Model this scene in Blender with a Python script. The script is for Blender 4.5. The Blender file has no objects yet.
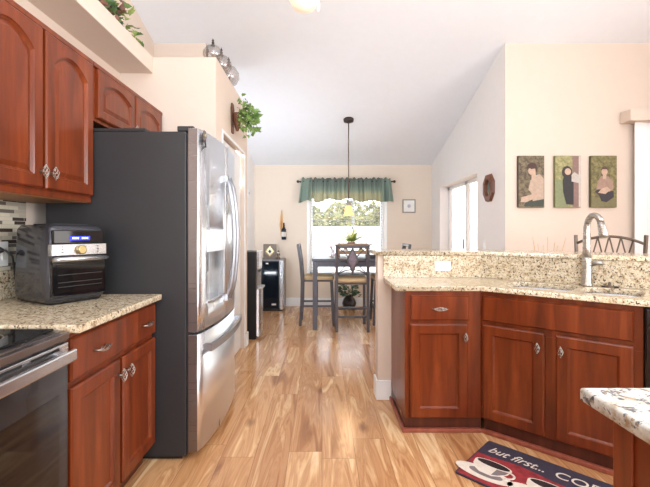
import bpy, bmesh, math, random
from mathutils import Vector, Matrix
random.seed(7)
PI = math.pi
C = bpy.context.scene
COL = C.collection

# ---------------------------------------------------------------- camera
cam = bpy.data.cameras.new('camera'); camo = bpy.data.objects.new('camera', cam); COL.objects.link(camo)
camo.location = (0, 0, 1.232); camo.rotation_euler = (PI/2, 0, 0)
cam.sensor_width = 36; cam.lens = 400/650*36
cam.shift_x = 3/650; cam.shift_y = -10.5/650
cam.clip_start = 0.02
C.camera = camo
# ---------------------------------------------------------------- world, lights, exposure
w = bpy.data.worlds.new('sky'); C.world = w; w.use_nodes = True
wb = w.node_tree.nodes['Background']; wb.inputs[0].default_value = (0.86, 0.93, 1.0, 1); wb.inputs[1].default_value = 4.2
C.view_settings.view_transform = 'Standard'; C.view_settings.look = 'None'
C.view_settings.gamma = 1; C.view_settings.use_curve_mapping = False
C.view_settings.exposure = 0.53
def area(name, loc, rot, sx, sy, power, color=(1, .96, .9)):
    l = bpy.data.lights.new(name, 'AREA'); l.shape = 'RECTANGLE'; l.size = sx; l.size_y = sy; l.energy = power; l.color = color
    o = bpy.data.objects.new(name, l); o.location = loc; o.rotation_euler = rot; COL.objects.link(o); return o
area('rear_fill_light', (0.8, -2.9, 1.5), (math.radians(90), 0, 0), 3.0, 1.5, 20, (1, .98, .96))  # added fill light behind the camera
area('kitchen_top_fill', (0.2, 1.0, 3.3), (0, 0, 0), 1.6, 1.4, 10, (1, .96, .9))  # unseen overhead fill added for the kitchen, not a fixture
area('living_side_fill', (3.4, 0.7, 1.75), (math.radians(90), 0, math.radians(90)), 2.6, 2.0, 60, (1, .975, .95))  # added side fill for left cabinets and fridge front, out of frame
area('bounce_uplight', (0.6, -1.2, 1.9), (math.radians(150), 0, 0), 2.4, 1.6, 84, (.80, .92, 1))  # uplight added out of frame to brighten the ceiling
area('dining_fill', (-.98, 4.50, 1.3), (math.radians(118), 0, 0), .22, 1.9, 46, (.80, .90, 1))  # added fill hidden behind the pantry, lifts the dining area

# ---------------------------------------------------------------- materials
def nm(name):
    m = bpy.data.materials.new(name); m.use_nodes = True
    nt = m.node_tree; return m, nt, nt.nodes['Principled BSDF']
def setp(b, col=None, rough=None, metal=None, **k):
    if col: b.inputs['Base Color'].default_value = (*col, 1)
    if rough is not None: b.inputs['Roughness'].default_value = rough
    if metal is not None: b.inputs['Metallic'].default_value = metal
    for a, v in k.items(): b.inputs[a.replace('_', ' ')].default_value = v
def s2l(r, g, b):
    f = lambda c: (c/255/12.92) if c/255 <= .04045 else ((c/255+.055)/1.055)**2.4
    return (f(r), f(g), f(b))
class NT:
    def __init__(s, nt): s.nt = nt
    def n(s, t, ins=None, **props):
        nd = s.nt.nodes.new(t)
        for k, v in props.items(): setattr(nd, k, v)
        for k, v in (ins or {}).items():
            if isinstance(v, bpy.types.NodeSocket): s.nt.links.new(v, nd.inputs[k])
            else: nd.inputs[k].default_value = v
        return nd
    def math(s, op, a, b=None):
        ins = {0: a}
        if b is not None: ins[1] = b
        return s.n('ShaderNodeMath', ins, operation=op).outputs[0]
    def ramp(s, f, stops, interp='LINEAR'):
        r = s.n('ShaderNodeValToRGB', {0: f}); e = r.color_ramp.elements
        r.color_ramp.interpolation = interp
        while len(e) < len(stops): e.new(0.5)
        for i, (p, c) in enumerate(stops): e[i].position = p; e[i].color = (*c, 1)
        return r.outputs[0]
    def mix(s, f, a, b, mode='MIX'):
        m = s.n('ShaderNodeMix', data_type='RGBA', blend_type=mode)
        for i, v in ((0, f), (6, a), (7, b)):
            if isinstance(v, bpy.types.NodeSocket): s.nt.links.new(v, m.inputs[i])
            else: m.inputs[i].default_value = v if i == 0 else (*v, 1)
        return m.outputs[2]
    def coord(s, scale=(1, 1, 1), kind='Object'):
        tc = s.n('ShaderNodeTexCoord'); return s.n('ShaderNodeMapping', {0: tc.outputs[kind], 3: scale}).outputs[0]
    def noise(s, vec, scale, detail=4, rough=.5, dist=0):
        return s.n('ShaderNodeTexNoise', {'Vector': vec, 'Scale': scale, 'Detail': detail, 'Roughness': rough, 'Distortion': dist}).outputs[0]
def plain(name, rgb, rough=.5, metal=0, var=.06, vscale=12, bump=0, **k):
    """plain paint/metal/plastic with a faint procedural mottling"""
    m, nt, b = nm(name); t = NT(nt); c = s2l(*rgb)
    setp(b, c, rough, metal, **k)
    n = t.noise(t.coord(), vscale, 3)
    col = t.ramp(n, [(.25, tuple(x*(1-var) for x in c)), (.75, tuple(min(1, x*(1+var)) for x in c))])
    nt.links.new(col, b.inputs['Base Color'])
    if bump:
        bn = t.n('ShaderNodeBump', {'Height': t.noise(t.coord(), vscale*8, 3), 'Strength': bump, 'Distance': .004})
        nt.links.new(bn.outputs[0], b.inputs['Normal'])
    return m
def make_wood(name, dark, mid, light, rough=.28, sc=(14, 14, 1.3)):
    m, nt, b = nm(name); t = NT(nt); setp(b, rough=rough, Specular_IOR_Level=.35)
    v = t.coord(sc); n1 = t.noise(v, 1.2, 6, .6, .6)
    v2 = t.coord((2.2, 2.2, .7)); n2 = t.noise(v2, 1.6, 3, .5, .3)
    c1 = t.ramp(n1, [(.32, s2l(*dark)), (.52, s2l(*mid)), (.7, s2l(*light))])
    c2 = t.mix(t.math('MULTIPLY', n2, .5), c1, s2l(*mid))
    nt.links.new(c2, b.inputs['Base Color']); b.inputs['Coat Weight'].default_value = .12; b.inputs['Coat Roughness'].default_value = .18
    return m
def make_granite(name, base, lightc, brown, dark, k=1.0):
    m, nt, b = nm(name); t = NT(nt); setp(b, rough=.14)
    v = t.coord()
    n1 = t.noise(v, 40*k, 5, .65); c = t.ramp(n1, [(.33, s2l(*brown)), (.45, s2l(*base)), (.62, s2l(*lightc))])
    n2 = t.noise(v, 85*k, 3, .6, .3); f2 = t.ramp(n2, [(.37, (1, 1, 1)), (.44, (0, 0, 0))])
    c = t.mix(f2, c, s2l(*dark))
    n3 = t.noise(v, 140*k, 3, .6); f3 = t.ramp(n3, [(.35, (1, 1, 1)), (.42, (0, 0, 0))])
    c = t.mix(f3, c, s2l(*brown))
    nt.links.new(c, b.inputs['Base Color']); return m
def make_floor():
    m, nt, b = nm('oak_plank_floor'); t = NT(nt); setp(b, rough=.3)
    tc = t.n('ShaderNodeTexCoord'); sp = t.n('ShaderNodeSeparateXYZ', {0: tc.outputs['Object']})
    x, y = sp.outputs[0], sp.outputs[1]
    W, L = .185, 1.25
    row = t.math('FLOOR', t.math('DIVIDE', x, W))
    r1 = t.n('ShaderNodeTexWhiteNoise', {'W': row}, noise_dimensions='1D').outputs[0]
    yy = t.math('ADD', t.math('DIVIDE', y, L), t.math('MULTIPLY', r1, 7.3))
    colm = t.math('FLOOR', yy)
    cmb = t.n('ShaderNodeCombineXYZ', {0: row, 1: colm})
    wn = t.n('ShaderNodeTexWhiteNoise', {'Vector': cmb.outputs[0]}, noise_dimensions='3D'); r2 = wn.outputs[0]
    gv = t.n('ShaderNodeCombineXYZ', {0: t.math('MULTIPLY', x, 11), 1: t.math('MULTIPLY', y, 1.1), 2: t.math('MULTIPLY', r2, 37)}).outputs[0]
    g = t.noise(gv, 1.0, 5, .55, 1.1)
    fine = t.noise(t.n('ShaderNodeCombineXYZ', {0: t.math('MULTIPLY', x, 90), 1: t.math('MULTIPLY', y, 3), 2: r2}).outputs[0], 1.0, 3, .6)
    c = t.ramp(g, [(.24, s2l(138, 92, 58)), (.38, s2l(190, 138, 94)), (.46, s2l(222, 176, 128)), (.53, s2l(200, 150, 104)), (.58, s2l(226, 182, 134)), (.645, s2l(248, 218, 174)), (.70, s2l(214, 168, 120))])
    tone = t.ramp(r2, [(0, s2l(226, 212, 200)), (.5, s2l(248, 241, 234)), (1, s2l(255, 255, 255))])
    c = t.mix(1.0, c, tone, 'MULTIPLY')
    c = t.mix(t.math('MULTIPLY', fine, .2), c, s2l(160, 105, 65))
    # knots
    kv = t.n('ShaderNodeCombineXYZ', {0: t.math('MULTIPLY', x, 2.6), 1: t.math('MULTIPLY', y, 1.3), 2: t.math('MULTIPLY', r2, 9)}).outputs[0]
    vo = t.n('ShaderNodeTexVoronoi', {'Vector': kv, 'Scale': 1.0}); kf = t.ramp(vo.outputs[0], [(.03, (.75, .75, .75)), (.11, (0, 0, 0))])
    c = t.mix(kf, c, s2l(120, 74, 48))
    # seams
    fx = t.math('FRACT', t.math('DIVIDE', x, W)); fy = t.math('FRACT', yy)
    sx = t.math('LESS_THAN', t.math('MINIMUM', fx, t.math('SUBTRACT', 1.0, fx)), .009)
    sy = t.math('LESS_THAN', t.math('MINIMUM', fy, t.math('SUBTRACT', 1.0, fy)), .0013)
    seam = t.math('MAXIMUM', sx, sy)
    c = t.mix(t.math('MULTIPLY', seam, .55), c, s2l(95, 60, 40))
    nt.links.new(c, b.inputs['Base Color'])
    rg = t.ramp(fine, [(.2, (.17,)*3), (.8, (.27,)*3)]); nt.links.new(rg, b.inputs['Roughness'])
    return m
def make_mosaic():
    m, nt, b = nm('linear_mosaic_tile'); t = NT(nt); setp(b, rough=.2)
    tc = t.n('ShaderNodeTexCoord'); sp = t.n('ShaderNodeSeparateXYZ', {0: tc.outputs['Object']})
    y, z = sp.outputs[1], sp.outputs[2]
    H = .019
    row = t.math('FLOOR', t.math('DIVIDE', z, H)); r1 = t.n('ShaderNodeTexWhiteNoise', {'W': row}, noise_dimensions='1D').outputs[0]
    Lr = t.math('ADD', .055, t.math('MULTIPLY', r1, .06))
    yy = t.math('ADD', t.math('DIVIDE', y, Lr), t.math('MULTIPLY', r1, 9.0)); cl = t.math('FLOOR', yy)
    r2 = t.n('ShaderNodeTexWhiteNoise', {'Vector': t.n('ShaderNodeCombineXYZ', {0: row, 1: cl}).outputs[0]}, noise_dimensions='3D').outputs[0]
    c = t.ramp(r2, [(0, s2l(222, 212, 190)), (.28, s2l(190, 180, 162)), (.46, s2l(120, 108, 98)), (.64, s2l(75, 62, 56)), (.8, s2l(205, 195, 175))], 'CONSTANT')
    fz = t.math('FRACT', t.math('DIVIDE', z, H)); fy = t.math('FRACT', yy)
    g = t.math('MAXIMUM', t.math('LESS_THAN', fz, .12), t.math('LESS_THAN', fy, .03))
    c = t.mix(g, c, s2l(200, 192, 178)); nt.links.new(c, b.inputs['Base Color']); return m
def make_valance():
    m, nt, b = nm('green_ombre_cloth'); t = NT(nt); setp(b, rough=.9)
    tc = t.n('ShaderNodeTexCoord'); sp = t.n('ShaderNodeSeparateXYZ', {0: tc.outputs['Object']})
    n = t.noise(t.coord((40, 40, 3)), 1, 3)
    h = t.math('ADD', sp.outputs[2], t.math('MULTIPLY', n, .07))
    c = t.ramp(t.math('MULTIPLY', h, 2.2), [(0.0, s2l(214, 208, 172)), (.32, s2l(206, 204, 172)), (.46, s2l(158, 174, 160)), (.62, s2l(130, 146, 136)), (.95, s2l(112, 120, 114))])
    ax = t.math('ABSOLUTE', sp.outputs[0]); c = t.mix(t.ramp(ax, [(.56, (0, 0, 0)), (.62, (1, 1, 1))]), c, s2l(146, 164, 152))
    nt.links.new(c, b.inputs['Base Color'])
    tr = nt.nodes.new('ShaderNodeBsdfTranslucent'); nt.links.new(c, tr.inputs[0])
    mx = nt.nodes.new('ShaderNodeMixShader'); mx.inputs[0].default_value = .3
    nt.links.new(b.outputs[0], mx.inputs[1]); nt.links.new(tr.outputs[0], mx.inputs[2])
    nt.links.new(mx.outputs[0], nt.nodes['Material Output'].inputs[0]); return m
def make_glass(name, col=(1, 1, 1), mixf=.03, rough=.3):
    m, nt, b = nm(name); nt.nodes.remove(b)
    g = nt.nodes.new('ShaderNodeBsdfGlossy'); g.inputs['Roughness'].default_value = rough + .02
    tr = nt.nodes.new('ShaderNodeBsdfTransparent'); tr.inputs[0].default_value = (*col, 1)
    mx = nt.nodes.new('ShaderNodeMixShader'); mx.inputs[0].default_value = mixf
    nt.links.new(tr.outputs[0], mx.inputs[1]); nt.links.new(g.outputs[0], mx.inputs[2]); nt.links.new(mx.outputs[0], nt.nodes['Material Output'].inputs[0])
    return m
def make_emit(name, rgb, strength, base=None):
    m, nt, b = nm(name); setp(b, s2l(*(base or rgb)), .4); b.inputs['Emission Color'].default_value = (*s2l(*rgb), 1); b.inputs['Emission Strength'].default_value = strength; return m
def make_leaf(name, c1, c2, scale=9):
    m, nt, b = nm(name); t = NT(nt); setp(b, rough=.5)
    n = t.noise(t.coord(), scale, 3, .6); nt.links.new(t.ramp(n, [(.35, s2l(*c1)), (.62, s2l(*c2))]), b.inputs['Base Color']); return m
def make_steel(name, rgb=(200, 200, 203), rough=.24, stretch=(2, 2, 160)):
    m, nt, b = nm(name); t = NT(nt); setp(b, s2l(*rgb), rough, .95)
    n = t.noise(t.coord(stretch), 1, 3); nt.links.new(t.ramp(n, [(.3, (rough*.85,)*3), (.7, (rough*1.2,)*3)]), b.inputs['Roughness']); return m

M = {}
M['wall'] = plain('cream_wall_paint', (221, 203, 188), .9, bump=.12, var=.01)
M['pink'] = plain('beige_wall_paint', (226, 211, 195), .9, bump=.12, var=.01)
M['greywall'] = plain('pale_wall_paint', (244, 240, 238), .9, bump=.12, var=.01)
M['ceil'] = plain('white_ceiling_paint', (238, 241, 247), .95, bump=.2, var=.01)
M['white'] = plain('white_trim_paint', (244, 244, 244), .4, var=.01)
M['wood'] = make_wood('cherry_wood', (80, 33, 13), (116, 50, 21), (142, 68, 32))
M['woodin'] = plain('shelf_underside_wood', (150, 108, 70), .6, var=.12)
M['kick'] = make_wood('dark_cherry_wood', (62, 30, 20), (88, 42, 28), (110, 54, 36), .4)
M['mold'] = make_wood('reddish_base_moulding', (126, 62, 48), (150, 80, 62), (170, 98, 76), .4)
M['granite'] = make_granite('cream_granite', (202, 184, 154), (226, 213, 188), (152, 124, 94), (58, 48, 46))
M['granitew'] = make_granite('white_granite', (216, 214, 204), (240, 240, 236), (176, 150, 118), (100, 104, 112), .55)
M['floor'] = make_floor(); M['tile'] = make_mosaic(); M['valance'] = make_valance()
M['steel'] = make_steel('brushed_steel'); M['steelv'] = make_steel('brushed_steel_vertical', (232, 234, 238), .27, (1.5, 1.5, .3))
M['steeld'] = make_steel('satin_dark_steel', (134, 128, 128), .3)
M['hsteel'] = make_steel('satin_handle_steel', (168, 170, 176), .35, (2, 2, 2))
M['nickel'] = make_steel('satin_nickel', (176, 170, 162), .28)
M['fridge'] = plain('charcoal_panel', (42, 41, 43), .5, var=.08, vscale=5, bump=.05)
M['black'] = plain('black_plastic', (26, 26, 28), .35, var=.05)
M['gasket'] = plain('dark_gasket', (38, 37, 40), .6)
M['bglass'] = plain('black_glass', (14, 14, 17), .05, var=.02)
M['oglass'] = plain('oven_door_glass', (60, 58, 60), .06, var=.05, Metallic=.45)
M['gold'] = plain('brass', (188, 168, 118), .28, metal=.9)
M['chair'] = plain('weathered_charcoal_metal', (84, 80, 84), .45, var=.15, vscale=20)
M['seat'] = plain('tan_seat_fabric', (206, 178, 138), .9, var=.06, bump=.3)
M['table'] = plain('charcoal_table_finish', (84, 84, 96), .3, var=.1)
M['slate'] = plain('mottled_slate_inlay', (118, 104, 116), .5, var=.35, vscale=30)
M['bronze'] = plain('dark_bronze', (62, 54, 52), .4, metal=.5, var=.1)
M['bronzel'] = plain('brown_bronze', (104, 88, 76), .45, metal=.3, var=.15)
M['rust'] = plain('rusty_brown_metal', (110, 70, 50), .7, var=.25)
M['glass'] = make_glass('clear_glass'); M['smoke'] = make_glass('smoky_globe_glass', (.80, .76, .74), .22, .06)
M['dglass'] = make_glass('dark_door_glass', (.12, .15, .18), .22)
M['amber'] = make_emit('frosted_amber_shade', (255, 190, 110), .7, (230, 190, 130))
M['creamshade'] = make_emit('cream_glass_shade', (255, 236, 212), .35, (240, 226, 200))
M['blue'] = make_emit('blue_display', (40, 60, 255), 1.2, (10, 10, 60)); M['glyph'] = make_emit('display_segments', (190, 205, 255), 2.0)
M['fern'] = make_leaf('fern_green', (150, 178, 60), (206, 216, 120)); M['leaf'] = make_leaf('ivy_green', (62, 100, 44), (140, 170, 90))
M['leafd'] = make_leaf('garland_dark_green', (44, 74, 44), (106, 132, 72)); M['leafr'] = make_leaf('garland_russet', (74, 48, 44), (140, 96, 78))
M['leafl'] = make_leaf('garland_light_green', (110, 130, 60), (160, 172, 96)); M['shrub'] = make_leaf('shrub_green', (46, 74, 62), (96, 128, 100))
M['hedge'] = make_leaf('hedge_leaf', (96, 104, 58), (168, 160, 118), 3)
M['hedge'].node_tree.nodes['Principled BSDF'].inputs['Specular IOR Level'].default_value = .05
M['twood'] = plain('rustic_tray_wood', (150, 116, 90), .7, var=.25)
M['bottle'] = plain('dark_bottle', (26, 34, 42), .15); M['label'] = plain('paper_label', (226, 222, 214), .7); M['tan'] = plain('carved_tan_wood', (206, 158, 100), .6, var=.15)
M['framegrey'] = plain('grey_frame', (150, 142, 132), .5); M['mat_paper'] = plain('mount_paper', (238, 236, 232), .8)
M['stucco'] = plain('white_stucco', (236, 234, 228), .9); M['patio'] = plain('patio_concrete', (220, 215, 208), .9)
M['doorwhite'] = plain('satin_white_door', (240, 240, 240), .35, var=.01)
M['navy'] = plain('mat_navy', (58, 50, 66), .85, var=.15, vscale=40); M['matred'] = plain('mat_red', (150, 44, 50), .85, var=.4, vscale=30)
M['cream'] = plain('mat_cream', (226, 214, 200), .85, var=.1, vscale=40); M['coffee'] = plain('mat_coffee', (40, 24, 24), .85); M['matgrey'] = plain('mat_shadow_grey', (128, 116, 116), .85, var=.2)
M['bead'] = make_wood('octagon_wood', (84, 48, 32), (116, 70, 48), (150, 98, 70), .5)

# ---------------------------------------------------------------- geometry helpers
class MB:
    def __init__(s): s.bm = bmesh.new()
    def _faces(s, vs, fs, smooth=False):
        v = [s.bm.verts.new(p) for p in vs]
        for f in fs:
            try:
                q = s.bm.faces.new([v[i] for i in f]); q.smooth = smooth
            except ValueError: pass
        return v
    def box(s, x0, x1, y0, y1, z0, z1, mat=None):
        P = [(x, y, z) for z in (z0, z1) for y in (y0, y1) for x in (x0, x1)]
        if mat is not None: P = [mat @ Vector(p) for p in P]
        s._faces(P, [(0, 2, 3, 1), (4, 5, 7, 6), (0, 1, 5, 4), (2, 6, 7, 3), (0, 4, 6, 2), (1, 3, 7, 5)]); return s
    def tube(s, pts, r, n=8, cap=True):
        pts = [Vector(p) for p in pts]; rs = r if isinstance(r, (list, tuple)) else [r]*len(pts)
        rings = []; up = None
        for i, p in enumerate(pts):
            d = (pts[min(i+1, len(pts)-1)] - pts[max(i-1, 0)]).normalized()
            if up is None:
                a = Vector((0, 0, 1)) if abs(d.z) < .9 else Vector((1, 0, 0)); up = (a - d*a.dot(d)).normalized()
            else: up = (up - d*up.dot(d)).normalized()
            b = d.cross(up)
            rings.append([s.bm.verts.new(p + (up*math.cos(2*PI*k/n + PI/n) + b*math.sin(2*PI*k/n + PI/n))*rs[i]) for k in range(n)])
        for A, B in zip(rings, rings[1:]):
            for k in range(n):
                f = s.bm.faces.new((A[k], A[(k+1) % n], B[(k+1) % n], B[k])); f.smooth = n > 4
        if cap: s.bm.faces.new(rings[0][::-1]); s.bm.faces.new(rings[-1])
        return s
    def lathe(s, prof, c=(0, 0, 0), n=24, axis='z', sc=(1, 1)):
        rings = []
        for r, h in prof:
            ring = []
            for k in range(n):
                a = 2*PI*k/n; x, y = r*math.cos(a)*sc[0], r*math.sin(a)*sc[1]
                p = {'z': (x, y, h), 'y': (x, h, y), 'x': (h, x, y)}[axis]
                ring.append(s.bm.verts.new(Vector(p) + Vector(c)))
            rings.append(ring)
        for A, B in zip(rings, rings[1:]):
            for k in range(n):
                f = s.bm.faces.new((A[k], A[(k+1) % n], B[(k+1) % n], B[k])); f.smooth = True
        if prof[0][0] > 1e-5: s.bm.faces.new(rings[0][::-1])
        if prof[-1][0] > 1e-5: s.bm.faces.new(rings[-1])
        return s
    def ball(s, c, r, n=12, sc=(1, 1, 1)):
        m = Matrix.Translation(c) @ Matrix.Diagonal((r*sc[0], r*sc[1], r*sc[2], 1))
        g = bmesh.ops.create_uvsphere(s.bm, u_segments=n, v_segments=max(6, n//2+2), radius=1, matrix=m)
        for v in g['verts']:
            for f in v.link_faces: f.smooth = True
        return s
    def prism(s, poly, z0, z1, axis='z'):
        def P(a, b, h): return {'z': (a, b, h), 'y': (a, h, b), 'x': (h, a, b)}[axis]
        n = len(poly); vs = [P(a, b, z0) for a, b in poly] + [P(a, b, z1) for a, b in poly]
        s._faces(vs, [tuple(range(n))[::-1], tuple(range(n, 2*n))] + [(i, (i+1) % n, n+(i+1) % n, n+i) for i in range(n)]); return s
    def leaf(s, c, d, L, W, up=None, shape='oval'):
        d = Vector(d).normalized(); a = up or Vector((random.uniform(-1, 1), random.uniform(-1, 1), random.uniform(-.2, 1)))
        sd = d.cross(a).normalized(); nn = sd.cross(d).normalized(); c = Vector(c)
        if shape == 'ivy': o = [(0, 0), (.1, .3), (.05, .5), (.45, .28), (.55, .33), (1, 0), (.55, -.33), (.45, -.28), (.05, -.5), (.1, -.3)]
        else: o = [(0, 0), (.3, .4), (.6, .42), (1, 0), (.6, -.42), (.3, -.4)]
        pts = [c + d*(L*u) + sd*(W*v) + nn*(abs(v)*W*.35 - .25*L*u*u) for u, v in o]
        mid = c + d*(L*.45) - nn*(.05*L)
        v = [s.bm.verts.new(p) for p in pts]; m = s.bm.verts.new(mid)
        for i in range(len(v)):
            f = s.bm.faces.new((v[i], v[(i+1) % len(v)], m)); f.smooth = False
        return s
    def build(s, name, mat, parent=None, bevel=0, loc=None, fix=True, solid=0):
        if fix: bmesh.ops.recalc_face_normals(s.bm, faces=s.bm.faces)
        me = bpy.data.meshes.new(name); s.bm.to_mesh(me); s.bm.free()
        me.materials.append(M[mat] if isinstance(mat, str) else mat)
        o = bpy.data.objects.new(name, me); COL.objects.link(o)
        if loc: o.location = loc
        if parent: o.parent = parent
        if solid:
            md = o.modifiers.new('Solid', 'SOLIDIFY'); md.thickness = solid; md.offset = 0
        if bevel:
            md = o.modifiers.new('Bevel', 'BEVEL'); md.width = bevel; md.segments = 2; md.limit_method = 'ANGLE'; md.angle_limit = .6
        return o
def tag(o, label=None, cat=None, group=None, kind=None):
    for k, v in (('label', label), ('category', cat), ('group', group), ('kind', kind)):
        if v: o[k] = v
    return o
def thing(name, label, cat, loc=(0, 0, 0), rz=0, group=None):
    o = bpy.data.objects.new(name, None); COL.objects.link(o); o.empty_display_size = .1
    o.location = loc; o.rotation_euler = (0, 0, rz); return tag(o, label, cat, group)
def struct(name, mb, mat, bevel=0, parent=None):
    o = mb.build(name, mat, parent, bevel)
    if not parent: o['kind'] = 'structure'
    return o
def dup(root, loc, rz, label=None, group=None):
    r = root.copy(); COL.objects.link(r); r.location = loc; r.rotation_euler = (0, 0, rz)
    if label: r['label'] = label
    if group: r['group'] = group
    def rec(src, dst):
        for ch in list(src.children):
            if ch.parent is not src: continue
            c = ch.copy(); COL.objects.link(c); c.parent = dst; rec(ch, c)
    rec(root, r); return r
def curve_mesh(cu, name, mat, parent=None):
    o = bpy.data.objects.new('tmp', cu); COL.objects.link(o)
    dg = bpy.context.evaluated_depsgraph_get(); me = bpy.data.meshes.new_from_object(o.evaluated_get(dg)); bpy.data.objects.remove(o)
    me.materials.clear(); me.materials.append(M[mat]); r = bpy.data.objects.new(name, me); COL.objects.link(r)
    if parent: r.parent = parent
    return r
def plate(name, loops, z0, z1, mat, parent=None, bev=.004):
    """flat slab with holes: first loop outline, the others holes"""
    cu = bpy.data.curves.new(name, 'CURVE'); cu.dimensions = '2D'; cu.fill_mode = 'BOTH'
    for lp in loops:
        sp = cu.splines.new('POLY'); sp.points.add(len(lp)-1); sp.use_cyclic_u = True
        for i, (x, y) in enumerate(lp): sp.points[i].co = (x, y, 0, 1)
    cu.extrude = (z1-z0)/2 - bev; cu.bevel_depth = bev; cu.bevel_resolution = 2; cu.offset = -bev
    o = curve_mesh(cu, name, mat, parent)
    o.data.transform(Matrix.Translation((0, 0, (z0+z1)/2))); return o
def text_mesh(s, size, name, mat, parent, shear=0, sx=1, depth=.0006):
    cu = bpy.data.curves.new(name, 'FONT'); cu.body = s; cu.size = size; cu.shear = shear; cu.extrude = depth
    o = curve_mesh(cu, name, mat, parent); o.data.transform(Matrix.Diagonal((sx, 1, 1, 1))); return o
def rrect(x0, x1, y0, y1, r, n=5):
    out = []
    for cx, cy, a0 in ((x1-r, y1-r, 0), (x0+r, y1-r, 90), (x0+r, y0+r, 180), (x1-r, y0+r, 270)):
        for k in range(n+1):
            a = math.radians(a0 + 90*k/n); out.append((cx + r*math.cos(a), cy + r*math.sin(a)))
    return out

# ---------------------------------------------------------------- setting
CT, CTT = .905, .03          # counter top height, slab thickness
LW = -1.58                   # kitchen left wall
BW = 6.75                    # dining back wall
SL = .29
def cz(y): return 2.38 + SL*(BW - y)
struct('floor', MB().box(-1.9, 4.8, -3.2, 6.9, -.06, 0), 'floor')
# vaulted ceiling : slopes up from the dining window, then down behind the camera
def slab(y0, z0, y1, z1, name):
    mb = MB(); mb._faces([(-1.9, y0, z0), (4.8, y0, z0), (4.8, y1, z1), (-1.9, y1, z1), (-1.9, y0, z0+.1), (4.8, y0, z0+.1), (4.8, y1, z1+.1), (-1.9, y1, z1+.1)],
        [(0, 1, 2, 3), (4, 7, 6, 5), (0, 4, 5, 1), (1, 5, 6, 2), (2, 6, 7, 3), (3, 7, 4, 0)]); return struct(name, mb, 'ceil')
slab(BW+.15, cz(BW+.15), .3, cz(.3), 'ceiling'); slab(.3, cz(.3), -3.2, cz(.3)-SL*3.5, 'ceiling_rear')
# kitchen left wall, lower then the set-back upper part
struct('wall_left', MB().box(LW-.15, LW, -1.6, 3.13, 0, 2.48), 'wall')
mb = MB(); mb.prism([(-3.0, 2.48), (4.06, 2.48), (4.06, cz(4.06)+.05), (.3, cz(.3)+.05), (-3.0, cz(.3)-SL*3.3+.05)], -1.85, -1.705, 'x'); struct('wall_left_upper', mb, 'wall')
struct('trim_1', MB().box(-1.705, -1.32, -1.6, 3.129, 2.48, 2.607), 'wall', .004)       # plant ledge
struct('wall_pantry', MB().box(-1.705, -.83, 3.13, 3.34, 0, 2.607).box(-1.705, -.83, 4.27, 4.43, 0, 2.607).box(-1.705, -.83, 3.34, 4.27, 2.07, 2.607).box(-1.705, -1.0, 3.34, 4.27, 0, 2.07), 'wall')
struct('wall_dining_left', MB().prism([(4.43, 0), (BW, 0), (BW, cz(BW)+.03), (4.43, cz(4.43)+.03)], -1.28, -1.14, 'x').prism([(4.07, 2.607), (4.44, 2.607), (4.44, cz(4.44)+.03), (4.07, cz(4.07)+.03)], -1.28, -1.177, 'x'), 'greywall')
struct('wall_above_pantry', MB().box(-1.85, -1.177, 4.06, 4.16, 2.607, cz(4.06)+.05), 'wall')
# back wall with window opening
WX0, WX1, WZ0, WZ1 = -.21, 1.05, .52, 2.05
mb = MB().box(-1.28, WX0, BW, BW+.15, 0, 2.45).box(WX1, 2.0, BW, BW+.15, 0, 2.45).box(WX0, WX1, BW, BW+.15, 0, WZ0).box(WX0, WX1, BW, BW+.15, WZ1, 2.45)
struct('wall_back', mb, 'pink')
# dining right wall with sliding door opening
SX, SY0, SY1, SZ = 1.856, 4.79, 6.29, 1.95
def rw(y0, y1, z0, z1t=None):
    return [(y0, z0), (y1, z0), (y1, z1t if z1t else cz(y1)+.03), (y0, z1t if z1t else cz(y0)+.03)]
mb = MB().prism(rw(4.06, SY0, 0), SX, SX+.2, 'x').prism(rw(SY1, BW, 0), SX, SX+.2, 'x').prism(rw(SY0, SY1, SZ), SX, SX+.2, 'x')
struct('wall_dining_right', mb, 'greywall')
struct('wall_photo', MB().box(SX+.2, 4.8, 4.06, 4.2, 0, cz(4.06)+.05).box(SX, SX+.2, 4.0601, 4.0602, 0, cz(4.06)+.02).box(SX, SX+.2, 4.055, 4.06, 0, cz(4.06)), 'wall')
# rest of the shell, out of frame: rear wall and living-room wall with openings made up to steer the daylight
struct('wall_rear', MB().box(-1.9, 4.8, -3.2, -3.05, 0, .6).box(-1.9, 4.8, -3.2, -3.05, 2.2, 3.3).box(-1.9, -.6, -3.2, -3.05, .6, 2.2).box(2.6, 4.8, -3.2, -3.05, .6, 2.2), 'wall')
struct('wall_right', MB().box(4.8, 4.95, -3.2, 4.2, 0, .1).box(4.8, 4.95, -3.2, 4.2, 2.15, 4.4).box(4.8, 4.95, -3.2, -2.6, .1, 2.15).box(4.8, 4.95, .3, 4.2, .1, 2.15), 'wall')
struct('wall_left_rear', MB().box(LW-.15, LW, -3.2, -1.6, 0, 2.48), 'wall')
# baseboards
struct('baseboard_back', MB().box(-1.14, 1.856, BW-.018, BW, 0, .14), 'white', .004)
struct('baseboard_left', MB().box(-1.14, -1.122, 4.43, BW-.02, 0, .14).box(-.83, -.815, 4.34, 4.445, 0, .14).box(-1.12, -.815, 4.43, 4.445, 0, .14), 'white', .004)
struct('baseboard_right', MB().box(1.84, 1.856, 4.06, SY0, 0, .14).box(1.84, 1.856, SY1, BW-.02, 0, .14), 'white', .004)
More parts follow.
